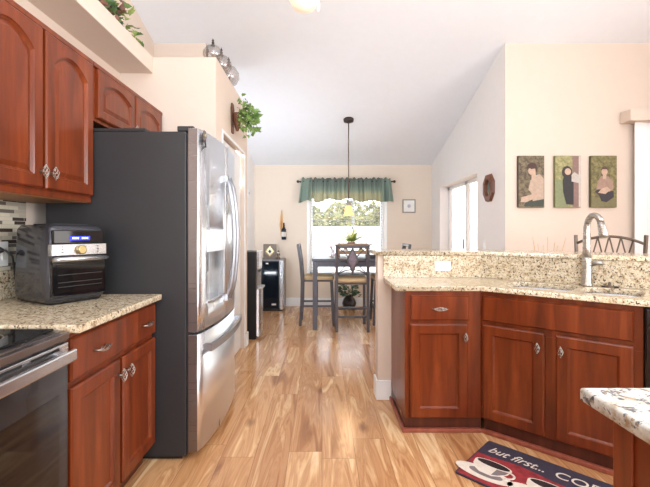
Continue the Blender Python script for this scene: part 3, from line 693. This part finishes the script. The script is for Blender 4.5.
# ---------------------------------------------------------------- dining set
t = thing('dining_table', 'counter-height charcoal dining table in front of the window', 'table', (-.13, 5.06, 0))
MB().box(0, 1.10, 0, .92, .872, .905).build('tabletop', 'table', t, .006)
MB().box(.03, 1.07, .03, .05, .80, .872).box(.03, 1.07, .87, .89, .80, .872).box(.03, .05, .05, .87, .80, .872).box(1.05, 1.07, .05, .87, .80, .872).build('apron', 'table', t)
for x, y in ((.012, .012), (1.03, .012), (.012, .85), (1.03, .85)): MB().box(x, x+.058, y, y+.058, 0, .872).build('leg', 'table', t, .004)
def make_chair(label, loc, rz):
    """faces local +y; rear posts at local y=0"""
    t = thing('dining_chair', label, 'chair', loc, rz, 'counter-height dining chairs'); hw = .195
    MB().prism(rrect(-.20, .20, .03, .43, .05), .605, .66).build('seat', 'seat', t, .018)
    MB().box(-hw, hw, .02, .415, .585, .606).build('seat_frame', 'chair', t, .003)
    for s in (-1, 1):
        mb = MB(); x = s*hw
        mb.tube([(x, -.02, 0), (x, .0, .3), (x, .005, .6), (x, -.015, .85), (x, -.05, 1.08)], .025, 4); mb.build('leg', 'chair', t)
        MB().tube([(s*(hw-.0), .43, 0), (s*(hw-.005), .40, .59)], .025, 4).build('leg', 'chair', t)
    MB().box(-hw-.012, hw+.012, -.062, -.036, 1.045, 1.085).build('top_rail', 'chair', t, .005)
    mb = MB().prism([(0, .72), (.078, .90), (0, 1.06), (-.078, .90)], -.035, -.02, 'y').build('back_diamond', 'chair', t, .003)
    MB().prism([(0, .77), (.052, .90), (0, 1.015), (-.052, .90)], -.040, -.034, 'y').build('diamond_inlay', 'slate', t)
    def yb(z): return .005 - .02*(z-.6)/.25 if z < .85 else -.015-.035*(z-.85)/.23
    mb = MB()
    pts = [(hw*math.cos(a), yb(.67+.11*math.sin(a)), .665+.11*math.sin(a)) for a in [PI*i/12 for i in range(13)]]; mb.tube(pts, .009, 6)
    for s in (-1, 1):
        mb.tube([(s*.19, yb(.72), .72), (s*.12, yb(.78), .78), (s*.06, yb(.86), .87)], .007, 6)
        mb.tube([(s*.05, yb(.93), .93), (s*.10, yb(.99), .99), (s*.17, yb(1.04), 1.05)], .007, 6)
        mb.tube([(s*.19, yb(.95), .93), (s*.13, yb(.9), .885), (s*.07, yb(.9), .90)], .007, 6)
    mb.build('back_scroll', 'chair', t)
    MB().box(-hw, hw, .395, .42, .20, .235).build('footrest', 'chair', t, .003); MB().box(-hw, hw, -.012, .010, .17, .20).build('stretcher', 'chair', t, .003)
    for s in (-1, 1): MB().box(s*hw-.008, s*hw+.008, .0, .41, .25, .275).build('stretcher', 'chair', t, .003)
    pts = [(hw*math.cos(a), .0+.0*a, .28+.02*math.sin(a)) for a in [PI*i/8 for i in range(9)]]
    MB().tube(pts, .008, 6).build('rear_bow', 'chair', t)
    return t
ch = make_chair('dining chair seen from behind with diamond backrest, nearest the kitchen', (.378, 4.99, 0), 0)
dup(ch, (-.27, 5.50, 0), -PI/2, 'dining chair seen side-on at the left side of the table')
dup(ch, (1.12, 5.52, 0), PI/2, 'dining chair at the right side of table, mostly behind the bar')
# tiered tray
t = thing('tiered_tray', 'two-tier rustic wooden tray in the centre of the dining table', 'tray', (.44, 5.46, .905))
MB().box(-.24, .20, -.10, .10, .04, .055).box(-.24, .20, -.10, -.09, .055, .085).box(-.24, .20, .09, .10, .055, .085).box(-.24, -.23, -.1, .1, .055, .085).box(.19, .20, -.1, .1, .055, .085).build('lower_tray', 'twood', t, .002)
MB().box(-.22, .18, -.09, .09, .135, .147).box(-.22, .18, -.09, -.08, .147, .185).box(-.22, .18, .08, .09, .147, .185).box(-.22, -.21, -.09, .09, .147, .185).box(.17, .18, -.09, .09, .147, .185).build('upper_tray', 'twood', t, .002)
for s in (-.21, .17): MB().box(s-.012, s+.012, -.012, .012, .0, .19).box(s-.012, s+.012, -.09, .09, 0, .04).build('support', 'twood', t, .002)
for a_, b_ in ((.18, .25), (-.22, -.28)): MB().tube([(a_, 0, .165), (b_, 0, .165)], .01).build('handle', 'rust', t)
fn = thing('potted_fern', 'bright green potted fern on top of the wooden tray', 'plant', (.40, 5.46, .905+.149))
MB().lathe([(.04, 0), (.055, .05), (.058, .055), (.045, .05), (0, .048)], n=16).build('pot', 'twood', fn)
mb = MB()
for i in range(42):
    a = random.uniform(0, 2*PI); L = random.uniform(.18, .27); e = random.uniform(.45, 1.4); prev = None
    for k in range(12):
        u = k/11; rr = L*u*math.cos(e); z = .05 + L*math.sin(e)*u - .05*u*u*(1.4-e)
        p = Vector((rr*math.cos(a), rr*math.sin(a), z))
        if prev is not None:
            d = (p-prev).normalized(); s_ = d.cross(Vector((0, 0, 1))).normalized()
            for q in (-1, 1): mb.leaf(p, d*.5 + s_*q, .05*(1-u*.6), .026, Vector((0, 0, 1)))
        prev = p
mb.build('fronds', 'fern', fn, fix=False)
bx_ = thing('black_box', 'small black box at the right corner of the dining table', 'box', (.62, 5.12, .905))
MB().box(-.06, .06, -.04, .04, 0, .035).build('body', 'black', bx_, .004); MB().box(-.062, .062, -.042, .042, .035, .05).build('lid', 'black', bx_, .003)
nb = thing('napkin_holder', 'pale lilac curled ornament left of the wooden tray', 'ornament', (.13, 5.40, .905))
MB().lathe([(.03, 0), (.03, .01), (.008, .02), (.008, .12), (.0, .125)], n=12).build('stand', 'framegrey', nb)
MB().ball((-.01, 0, .14), .028, 10, (1, .5, 1)).ball((.015, 0, .085), .026, 10, (1, .5, 1)).ball((.03, 0, .04), .022, 10, (1, .5, 1)).build('bloom', plain('lilac', (206, 190, 206), .6), nb)
for nme, lb, loc, r_, mt in (('ceramic_jar', 'small cream jar on the lower tier of the tray', (.32, 5.46, .961), .035, 'label'), ('yellow_jar', 'small yellow jar on the lower tray, right side', (.53, 5.46, .961), .035, 'gold')):
    jj = thing(nme, lb, 'jar', loc); MB().lathe([(r_*.8, 0), (r_, .01), (r_, .05), (r_*.6, .056)], n=14).build('body', mt, jj); MB().lathe([(r_*.65, .056), (r_*.65, .064), (0, .068)], n=14).build('lid', 'twood', jj)
# floor plant
t = thing('floor_plant', 'leafy plant in a round dark pot on floor under the window', 'plant', (.44, 6.48, 0))
MB().lathe([(.06, 0), (.10, .04), (.115, .10), (.09, .17), (.06, .20), (.065, .22), (.05, .22), (0, .19)], n=20).build('pot', plain('dark_brown_pot', (50, 40, 40), .3, var=.3), t)
mb = MB()
for i in range(130):
    a = random.uniform(0, 2*PI); e = random.uniform(.1, 1.3); rr = random.uniform(.05, .19)
    mb.leaf((rr*math.cos(a)*math.cos(e), rr*math.sin(a)*math.cos(e), .20+rr*math.sin(e)*1.1), (math.cos(a), math.sin(a), .3), .08, .035)
mb.build('foliage', 'shrub', t, fix=False)
# pendant
t = thing('pendant_lamp', 'bronze pendant lamp with amber glass shade above the dining table', 'lamp', (.36, 5.42, 0))
zc = cz(5.42)
MB().lathe([(.02, zc-.045), (.065, zc-.03), (.075, zc+.02), (0, zc+.02)], n=20).build('canopy', 'bronze', t)
MB().tube([(0, 0, zc-.03), (0, 0, 1.66)], .008, 8).build('rod', 'bronzel', t)
MB().lathe([(0.0, 1.67), (.03, 1.66), (.035, 1.62), (.03, 1.60)], n=16).build('socket', 'framegrey', t)
MB().lathe([(.03, 1.605), (.05, 1.575), (.052, 1.53), (.066, 1.485), (.080, 1.475), (.077, 1.473), (.062, 1.483), (.048, 1.53), (.045, 1.575)], n=24).build('lamp_shade', 'amber', t)
pl = bpy.data.lights.new('pendant_bulb', 'POINT'); pl.energy = 6; pl.color = (1, .8, .55); pl.shadow_soft_size = .03
po = bpy.data.objects.new('pendant_bulb', pl); COL.objects.link(po); po.location = (0, 0, 1.50); po.parent = t

# small framed picture on back wall, octagonal mirror
t = thing('picture_frame', 'small square grey-framed picture right of the dining window', 'picture', (1.465, BW-.001, 1.57))
MB().box(-.11, .11, -.02, 0, .0, .23).build('frame', 'framegrey', t, .003); MB().box(-.09, .09, -.022, -.0195, .02, .21).build('mount', 'mat_paper', t)
MB().ball((0, -.023, .115), .03, 10, (1, .05, 1)).build('print', plain('soft_grey_print', (190, 190, 200), .7), t)
t = thing('octagonal_mirror', 'octagonal wooden framed mirror on the wall beside the sliding door', 'mirror', (SX-.001, 4.42, 1.73))
oc = lambda ry, rz_: [(ry*math.cos(PI/8+k*PI/4), rz_*math.sin(PI/8+k*PI/4)) for k in range(8)]
mb = MB(); A_, B_, C_, D_ = oc(.14, .165), oc(.13, .155), oc(.08, .10), oc(.075, .095)
rings = [[mb.bm.verts.new((x, y, z)) for y, z in o_] for x, o_ in ((0, A_), (-.03, B_), (-.035, C_), (-.012, D_))]
for A, B in zip(rings, rings[1:]):
    for k in range(8): mb.bm.faces.new((A[k], A[(k+1) % 8], B[(k+1) % 8], B[k]))
mb.bm.faces.new(rings[0]); mb.bm.faces.new(rings[-1]); mb.build('frame', 'bead', t)
MB().prism(oc(.072, .092), -.016, -.0125, 'x').build('mirror_glass', plain('mirror', (225, 225, 225), .04, metal=1), t)

# ---------------------------------------------------------------- peninsula
TH = math.radians(42); U = Vector((math.cos(TH), -math.sin(TH))); Nn = Vector((math.sin(TH), math.cos(TH)))
WY = 2.96; BX = 1.175; TG = math.tan(TH/2)
def bend(d): return (BX + TG*d, WY + d)
def far(d, t_=1.75): p = Vector((BX, WY)) + Nn*d + U*t_; return (p.x, p.y)
def strip(d0, d1, x0, t1): return [(x0, WY+d0), bend(d0), far(d0, t1), far(d1, t1), bend(d1), (x0, WY+d1)]
struct('wall_bar', MB().prism(strip(0, .13, .413, 1.75), 0, 1.066), 'wall')
struct('baseboard_bar', MB().prism([(.398, WY-.015), (.513, WY-.015), (.513, WY), (.413, WY), (.413, WY+.13), (.398, WY+.13)], 0, .145), 'white', .006)
bt = plate('bar_countertop', [strip(-.028, .42, .395, 1.75)], 1.067, 1.097, 'granite'); tag(bt, 'raised cream granite bar top running behind the sink', 'countertop')
bs = MB().prism(strip(-.02, -.0005, .452, 1.70), CT+.001, 1.066); tag(bs.build('bar_backsplash', 'granite'), 'granite backsplash below the raised bar, behind the faucet', 'backsplash')
def loc2(tl, n): p = Vector(bend(-.48)) + U*tl + Nn*n; return (p.x, p.y)
F0 = bend(-.48)
def rl(x0, x1, y0, y1, r): return [loc2(a, b) for a, b in rrect(x0, x1, y0, y1, r)]
cnt = plate('sink_countertop', [[(.452, WY-.022), (.452, WY-.51)] + [bend(-.51), far(-.51, 1.50), far(-.022, 1.50), bend(-.022)], rl(.09, .455, .085, .39, .07), rl(.495, .772, .085, .39, .07)], CT-CTT, CT, 'granite')
tag(cnt, 'lower cream granite countertop with cut-outs for the sink', 'countertop')
# sink
t = thing('kitchen_sink', 'stainless double-bowl undermount sink set in the granite', 'sink', (F0[0], F0[1], 0), -TH)
def bowl(x0, x1):
    mb = MB(); rings = []
    for ins, z in ((-.01, CT-CTT-.001), (0.003, CT-CTT-.001), (.006, CT-.06), (.02, CT-.20), (.05, CT-.215)): rings.append([mb.bm.verts.new((x, y, z)) for x, y in rrect(x0+ins, x1-ins, .085+ins, .39-ins, .06, 5)])
    for A, B in zip(rings, rings[1:]):
        for k in range(len(A)): f = mb.bm.faces.new((A[k], A[(k+1) % len(A)], B[(k+1) % len(A)], B[k])); f.smooth = True
    mb.bm.faces.new(rings[-1]); b = mb.build('bowl', 'steel', t, solid=0)
    MB().lathe([(.04, CT-.214), (.035, CT-.210), (.02, CT-.213), (0, CT-.213)], ((x0+x1)/2, .24, 0), 18).build('drain', 'steeld', b)
bowl(.09, .455); bowl(.495, .772)
# faucet
t = thing('faucet', 'brushed nickel pull-down gooseneck faucet behind the sink', 'faucet', (*loc2(.485, .425), CT), -TH)
MB().lathe([(.033, 0), (.034, .01), (.027, .02), (.028, .12), (.027, .16), (.023, .18)], n=20).build('base', 'nickel', t)
pts = [(0, 0, .13), (0, 0, .24), (0, 0, .35)] + [(.042*(1-math.cos(a)), -.03*(1-math.cos(a)), .35+.085*math.sin(a)) for a in [PI*i/12 for i in range(1, 11)]]
MB().tube(pts, [.025, .022, .019]+[.018]*10, 12).build('spout', 'nickel', t)
e = Vector(pts[-1]); MB().tube([e, e+Vector((.006, -.004, -.03)), e+Vector((.014, -.008, -.07)), e+Vector((.018, -.010, -.095))], [.018, .021, .025, .025], 12).build('spray_head', 'nickel', t)
MB().tube([(.02, 0, .135), (.05, -.01, .145), (.085, -.015, .148)], [.016, .013, .016], 10).ball((.012, 0, .135), .024, 10).build('lever', 'nickel', t)
t = thing('sink_stopper', 'small dark rubber stopper on the counter right of the faucet', 'stopper', (*loc2(.60, .43), CT), -TH)
MB().lathe([(.025, 0), (.026, .006), (.016, .012), (.008, .014), (.008, .03), (.0, .034)], n=16).build('plug', 'bronzel', t); MB().box(-.04, .045, -.01, .01, .0, .01).build('tab', 'bronze', t)
# cabinets
t = thing('base_cabinet', 'narrow cherry base cabinet with one drawer and door at peninsula end', 'cabinet', (.513, WY-.48, 0), 0)
W1 = F0[0]-.513
cab_body(t, W1-.001, .085, CT-CTT, .478); MB().box(.0, W1-.002, .012, .46, 0, .085).build('toe_kick', 'kick', t)
dr = panel_door('drawer', .038, .392, .695, .845, t, flat=True); pull(dr, .21, .768)
d1 = panel_door('door', .030, .385, .095, .67, t); knob(d1, .362, .595)
MB().box(-.018, -.0005, -.012, .478, 0, .03).build('base_moulding', 'mold', t, .006); MB().box(-.018, W1-.008, -.018, .011, 0, .025).build('base_moulding', 'mold', t, .006)
t = thing('sink_cabinet', 'wide cherry sink cabinet with two doors on the angled side', 'cabinet', (F0[0], F0[1], 0), -TH)
MB().prism([(.0, 0), (.783, 0), (.783, .478), (.01, .478)], .085, .65).box(0, .783, 0, .06, .65, CT-CTT).build('body', 'wood', t, .002)
MB().prism([(.012, .012), (.783, .012), (.783, .46), (.012, .46)], 0, .085).build('toe_kick', 'kick', t)
panel_door('false_front', .015, .745, .695, .845, t, flat=True)
d1 = panel_door('door', .015, .352, .095, .67, t); knob(d1, .322, .59)
d2 = panel_door('door', .408, .745, .095, .67, t); knob(d2, .436, .59)
MB().box(.003, .783, -.018, .011, 0, .025).build('base_moulding', 'mold', t, .006)
t = thing('dishwasher', 'black dishwasher with steel handle right of the sink cabinet', 'dishwasher', (*loc2(.788, 0), 0), -TH)
MB().box(0, .60, .0, .45, .02, CT-CTT-.005).build('body', 'black', t, .003); MB().box(.004, .596, -.025, 0, .10, .865).build('door', 'bglass', t, .005)
MB().tube([(.04, -.055, .80), (.56, -.055, .80)], .012, 10).tube([(.05, -.024, .80), (.05, -.055, .80)], .009).tube([(.55, -.024, .80), (.55, -.055, .80)], .009).build('handle', 'steel', t)
# outlet on backsplash
t = thing('wall_outlet', 'white double outlet on the granite backsplash of the bar', 'outlet', (.885, WY-.0205, .99))
MB().box(-.058, .058, -.006, 0, -.036, .036).build('cover_plate', 'white', t, .002); [MB().box(a_, a_+.03, -.009, -.0055, -.02, .02).build('socket', 'label', t, .001) for a_ in (-.04, .01)]
# bar stool
def stool(label, loc, rz):
    t = thing('bar_stool', label, 'stool', loc, rz); hw = .215     # faces local +y, back posts at y=0
    MB().lathe([(.19, .73), (.20, .74), (.20, .765), (.17, .785), (0, .79)], (0, .22, 0), 28).build('seat', 'seat', t)
    MB().lathe([(.19, .70), (.195, .715), (.19, .73)], (0, .22, 0), 28).build('seat_ring', 'bronzel', t)
    for s in (-1, 1):
        MB().tube([(s*.15, .10, .71), (s*hw, .02, .85), (s*(hw+.005), -.01, 1.05), (s*(hw+.012), -.02, 1.215)], .014, 4).build('back_post', 'bronzel', t)
        for y0, y1 in ((.10, .02), (.34, .42)): MB().tube([(s*.14, y0, .71), (s*.19, y1, 0)], .014, 8).build('leg', 'bronzel', t)
    arc = [(hw*u, -.015, 1.15+.055*(1-u*u)) for u in [-1+i/8 for i in range(17)]]; MB().tube(arc, .011, 8).build('top_rail', 'bronzel', t); MB().tube([(hw*u, .01, .90) for u in (-1, 1)], .009, 6).build('lower_rail', 'bronzel', t)
    mb = MB()
    for k in range(5):
        xa = -.15 + .075*k
        mb.tube([(xa, -.012, 1.15+.055*(1-(xa/hw)**2)), (xa+.045*(1 if k < 4 else -1), .0, 1.0), (xa, .01, .90)], .006, 6)
        mb.tube([(xa, -.012, 1.15+.055*(1-(xa/hw)**2)), (xa-.045*(1 if k > 0 else -1), .0, 1.0), (xa, .01, .90)], .006, 6)
    mb.build('back_lattice', 'bronzel', t)
    MB().lathe([(.215, .25), (.225, .25), (.225, .265), (.215, .265), (.215, .25)], (0, .22, 0), 28).build('footrest', 'bronzel', t); return t
p = Vector((BX, WY)) + Nn*.86 + U*.68
stool('bronze bar stool with latticed back pushed up behind the sink bar', (p.x, p.y, 0), PI-TH)
# twigs behind the bar
p = Vector((BX, WY)) + Nn*.75 + U*.28
t = thing('twig_vase', 'pale dried twigs in a slim vase rising just above the bar', 'vase', (p.x, p.y, 0))
MB().lathe([(.07, 0), (.09, .1), (.08, .4), (.04, .62), (.05, .66), (.04, .66), (0, .2)], n=20).build('vase', 'stucco', t)
mb = MB()
for k in range(7):
    a = -1.2+k*.4; mb.tube([(0, 0, .5), (.05*a, .02, .85), (.11*a, .03*math.sin(k*3), 1.16+.04*math.cos(k*2))], [.004, .003, .0015], 5)
mb.build('twigs', 'tan', t)

# ---------------------------------------------------------------- photo wall
def canvas(label, x, bgA, bgB, shapes):
    """portrait print 0.27 x 0.52; shapes are (name, material, polygon) in unit coordinates"""
    t = thing('photo_canvas', label, 'picture', (x, 4.054, 1.49)); Wc, Hc = .262, .52
    MB().box(0, Wc, -.03, 0, 0, Hc).build('canvas', plain('canvas_ground', bgA, .8, var=.0), t, .002)
    m, nt, b = nm('print_ground'); q = NT(nt); setp(b, rough=.7); n = q.noise(q.coord(), 26, 4, .7)
    nt.links.new(q.ramp(n, [(.38, s2l(*bgA)), (.62, s2l(*bgB))]), b.inputs['Base Color'])
    MB().box(.003, Wc-.003, -.0315, -.030, .003, Hc-.003).build('background', m, t)
    for i, (nme, rgb, poly) in enumerate(shapes):
        y = -.0318 - i*.0006
        MB().prism([(px*Wc, pz*Hc) for px, pz in poly], y-.0005, y, 'y').build(nme, plain('print_'+nme, tuple(int(c_*.80+20) for c_ in rgb), .7, var=.12, vscale=40), t)
def ell(cx, cz_, rx, rz_, n=16): return [(cx+rx*math.cos(2*PI*k/n), cz_+rz_*math.sin(2*PI*k/n)) for k in range(n)]
skin = (214, 178, 152)
canvas('portrait canvas of a dark-haired person in a pale shirt, leftmost of three', 1.975, (78, 68, 56), (132, 118, 92), [
    ('trousers', (58, 66, 54), [(.2, .02), (.96, .02), (.97, .16), (.6, .2), (.3, .12)]),
    ('shirt', (206, 176, 152), [(.55, .12), (.97, .16), (.98, .55), (.82, .64), (.62, .62), (.46, .52), (.38, .34), (.5, .28)]),
    ('arms', skin, [(.08, .1), (.3, .1), (.75, .2), (.72, .28), (.3, .22), (.12, .2)]),
    ('neck', skin, [(.5, .54), (.66, .58), (.66, .7), (.5, .68)]), ('face', skin, ell(.52, .70, .15, .075)),
    ('hair', (70, 44, 36), [(.32, .72), (.34, .82), (.5, .87), (.68, .84), (.72, .72), (.66, .66), (.64, .75), (.5, .74), (.4, .76)])])
canvas('portrait canvas of a smiling person in black beside a wooden post, the middle of three', 2.345, (128, 128, 86), (178, 168, 120), [
    ('grass', (140, 148, 104), [(0.02, .01), (.5, .01), (.5, .5), (.02, .55)]),
    ('post', (150, 116, 106), [(.66, .01), (.9, .01), (.9, .99), (.66, .99)]), ('wall_strip', (226, 208, 196), [(.9, .01), (.99, .01), (.99, .99), (.9, .99)]),
    ('hair', (54, 42, 40), ell(.45, .68, .2, .12)), ('top', (44, 42, 44), [(.28, .52), (.34, .62), (.6, .62), (.7, .52), (.7, .05), (.42, .06), (.3, .3)]),
    ('face', (226, 188, 164), ell(.48, .69, .12, .065)), ('sleeve', (216, 204, 194), [(.62, .5), (.97, .46), (.99, .6), (.72, .68), (.62, .62)])])
canvas('portrait canvas of a person crouching in a plaid shirt, rightmost of three', 2.705, (96, 90, 60), (142, 132, 88), [
    ('grass', (126, 118, 76), [(0.02, .01), (.98, .01), (.98, .16), (.02, .2)]),
    ('trousers', (50, 44, 50), [(.14, .3), (.28, .36), (.55, .3), (.86, .32), (.88, .2), (.6, .1), (.4, .12), (.3, .24)]),
    ('shirt', (178, 142, 122), [(.2, .34), (.26, .5), (.38, .6), (.66, .6), (.84, .5), (.86, .36), (.7, .3), (.5, .36)]),
    ('arms', skin, [(.26, .28), (.55, .26), (.74, .34), (.6, .4), (.4, .36)]), ('neck', skin, [(.45, .55), (.58, .55), (.58, .66), (.45, .66)]),
    ('face', skin, ell(.51, .69, .12, .07)), ('hair', (92, 66, 50), [(.38, .7), (.4, .77), (.51, .8), (.63, .77), (.64, .7), (.6, .735), (.43, .735)])])
# vertical blinds with cornice
t = thing('vertical_blinds', 'white vertical blinds under a boxed cornice at the right edge', 'blind', (3.02, 4.054, 0))
MB().box(0, 1.5, -.14, 0, 2.335, 2.45).build('cornice', 'wall', t, .004)
mb = MB()
for k in range(15): mb.box(.10+k*.085, .18+k*.085, -.065+.012*(k % 2), -.06+.012*(k % 2), .05, 2.335)
mb.build('slats', 'white', t)
# ceiling light
t = thing('ceiling_light', 'hanging ceiling light with cream glass shade at the top edge', 'lamp', (-.085, 1.9, 0))
MB().tube([(0, 0, 2.62), (0, 0, cz(1.9)-.0)], .012).lathe([(.02, cz(1.9)-.06), (.07, cz(1.9)-.04), (.075, cz(1.9)+.02)], n=18).build('rod', 'nickel', t)
MB().lathe([(.0, 2.63), (.05, 2.61), (.06, 2.56), (.03, 2.52), (0, 2.52)], n=18).build('fitter', 'nickel', t)
MB().lathe([(.03, 2.53), (.065, 2.50), (.078, 2.42), (.072, 2.34), (.05, 2.30), (0.0, 2.292)], n=24).build('glass_shade', 'creamshade', t)
MB().tube([(.066, -.02, 2.56), (.068, -.02, 2.30)], .0025, 6).tube([(.068, -.02, 2.315), (.068, -.02, 2.27)], .007, 8).build('pull_chain', 'white', t)

# ---------------------------------------------------------------- island
tag(plate('island_countertop', [[(.548, -.5), (1.4, -.5), (1.4, .849), (.548, .849)]], CT-CTT, CT, 'granitew', bev=.006), 'pale granite island countertop at the lower right corner', 'countertop')
t = thing('island_cabinet', 'cherry island cabinet under the pale granite corner', 'cabinet', (.602, -.48, 0))
MB().box(.0, .78, 0, 1.30, .09, CT-CTT).build('body', 'wood', t, .003); MB().box(.03, .75, .03, 1.27, 0, .09).build('toe_kick', 'kick', t)
for a_ in (0, 1.25): MB().box(-.006, 0, a_, a_+.05, .09, CT-CTT).build('corner_stile', 'wood', t, .002)

# ---------------------------------------------------------------- kitchen mat
P0 = Vector((.985, 2.362)); ML, MD = .76, .436
t = thing('kitchen_mat', 'kitchen mat printed with coffee cups and lettering on the floor by the sink', 'mat', (P0.x, P0.y, 0), -math.radians(44.6))
MB().prism(rrect(0, ML, -MD, 0, .015, 3), .0005, .009).build('base', 'navy', t, .002)
MB().prism([(.008, -MD+.008), (ML-.008, -MD+.008), (ML-.008, -.19)] + [(ML*(1-i/10), -.165+.014*math.sin(i*1.1)) for i in range(1, 10)] + [(.008, -.17)], .009, .0095).build('red_field', 'matred', t)
def cup(cx, cy, s, name):
    MB().prism([(cx+s*x, cy+s*y) for x, y in ell(-.01, -.105, .145, .055, 28)], .0095, .0100).build(name+'_saucer', 'cream', t)
    MB().prism([(cx+s*x, cy+s*y) for x, y in ell(.0, -.10, .085, .03, 24)], .0100, .0103).build(name+'_shadow', 'matgrey', t)
    MB().prism([(cx+s*x, cy+s*y) for x, y in [(-.095, 0), (-.088, -.045), (-.06, -.085), (-.03, -.105), (.03, -.105), (.06, -.085), (.088, -.045), (.095, 0)] + ell(0, 0, .095, .034, 20)[1:10]], .0103, .0107).build(name+'_body', 'cream', t)
    MB().prism([(cx+s*x, cy+s*y) for x, y in [(.03, -.03), (.085, -.02), (.078, -.05), (.052, -.08), (.025, -.095)]], .0107, .0109).build(name+'_shading', 'matgrey', t)
    MB().prism([(cx+s*x, cy+s*y) for x, y in ell(0, .002, .084, .026, 24)], .0107, .0111).build(name+'_coffee', 'coffee', t)
    mb = MB(); pts = [(cx+s*(.085+.035*math.sin(a)), cy+s*(-.045+.03*math.cos(a)), .0107) for a in [PI*i/10 for i in range(11)]]; mb.tube(pts, .006, 6); o = mb.build(name+'_handle', 'cream', t); o.scale.z = .3; o.location.z = .0073
cup(.12, -.24, 1.0, 'left_cup'); cup(.385, -.235, 1.02, 'right_cup')
cup(.62, -.24, 1.0, 'far_cup')
a = text_mesh('but first...', .092, 'lettering', 'cream', t, .4, .82); a.location = (.04, -.125, .0098)
a = text_mesh('COFFEE', .088, 'lettering', 'cream', t, 0, 1.12); a.location = (.372, -.125, .0098)
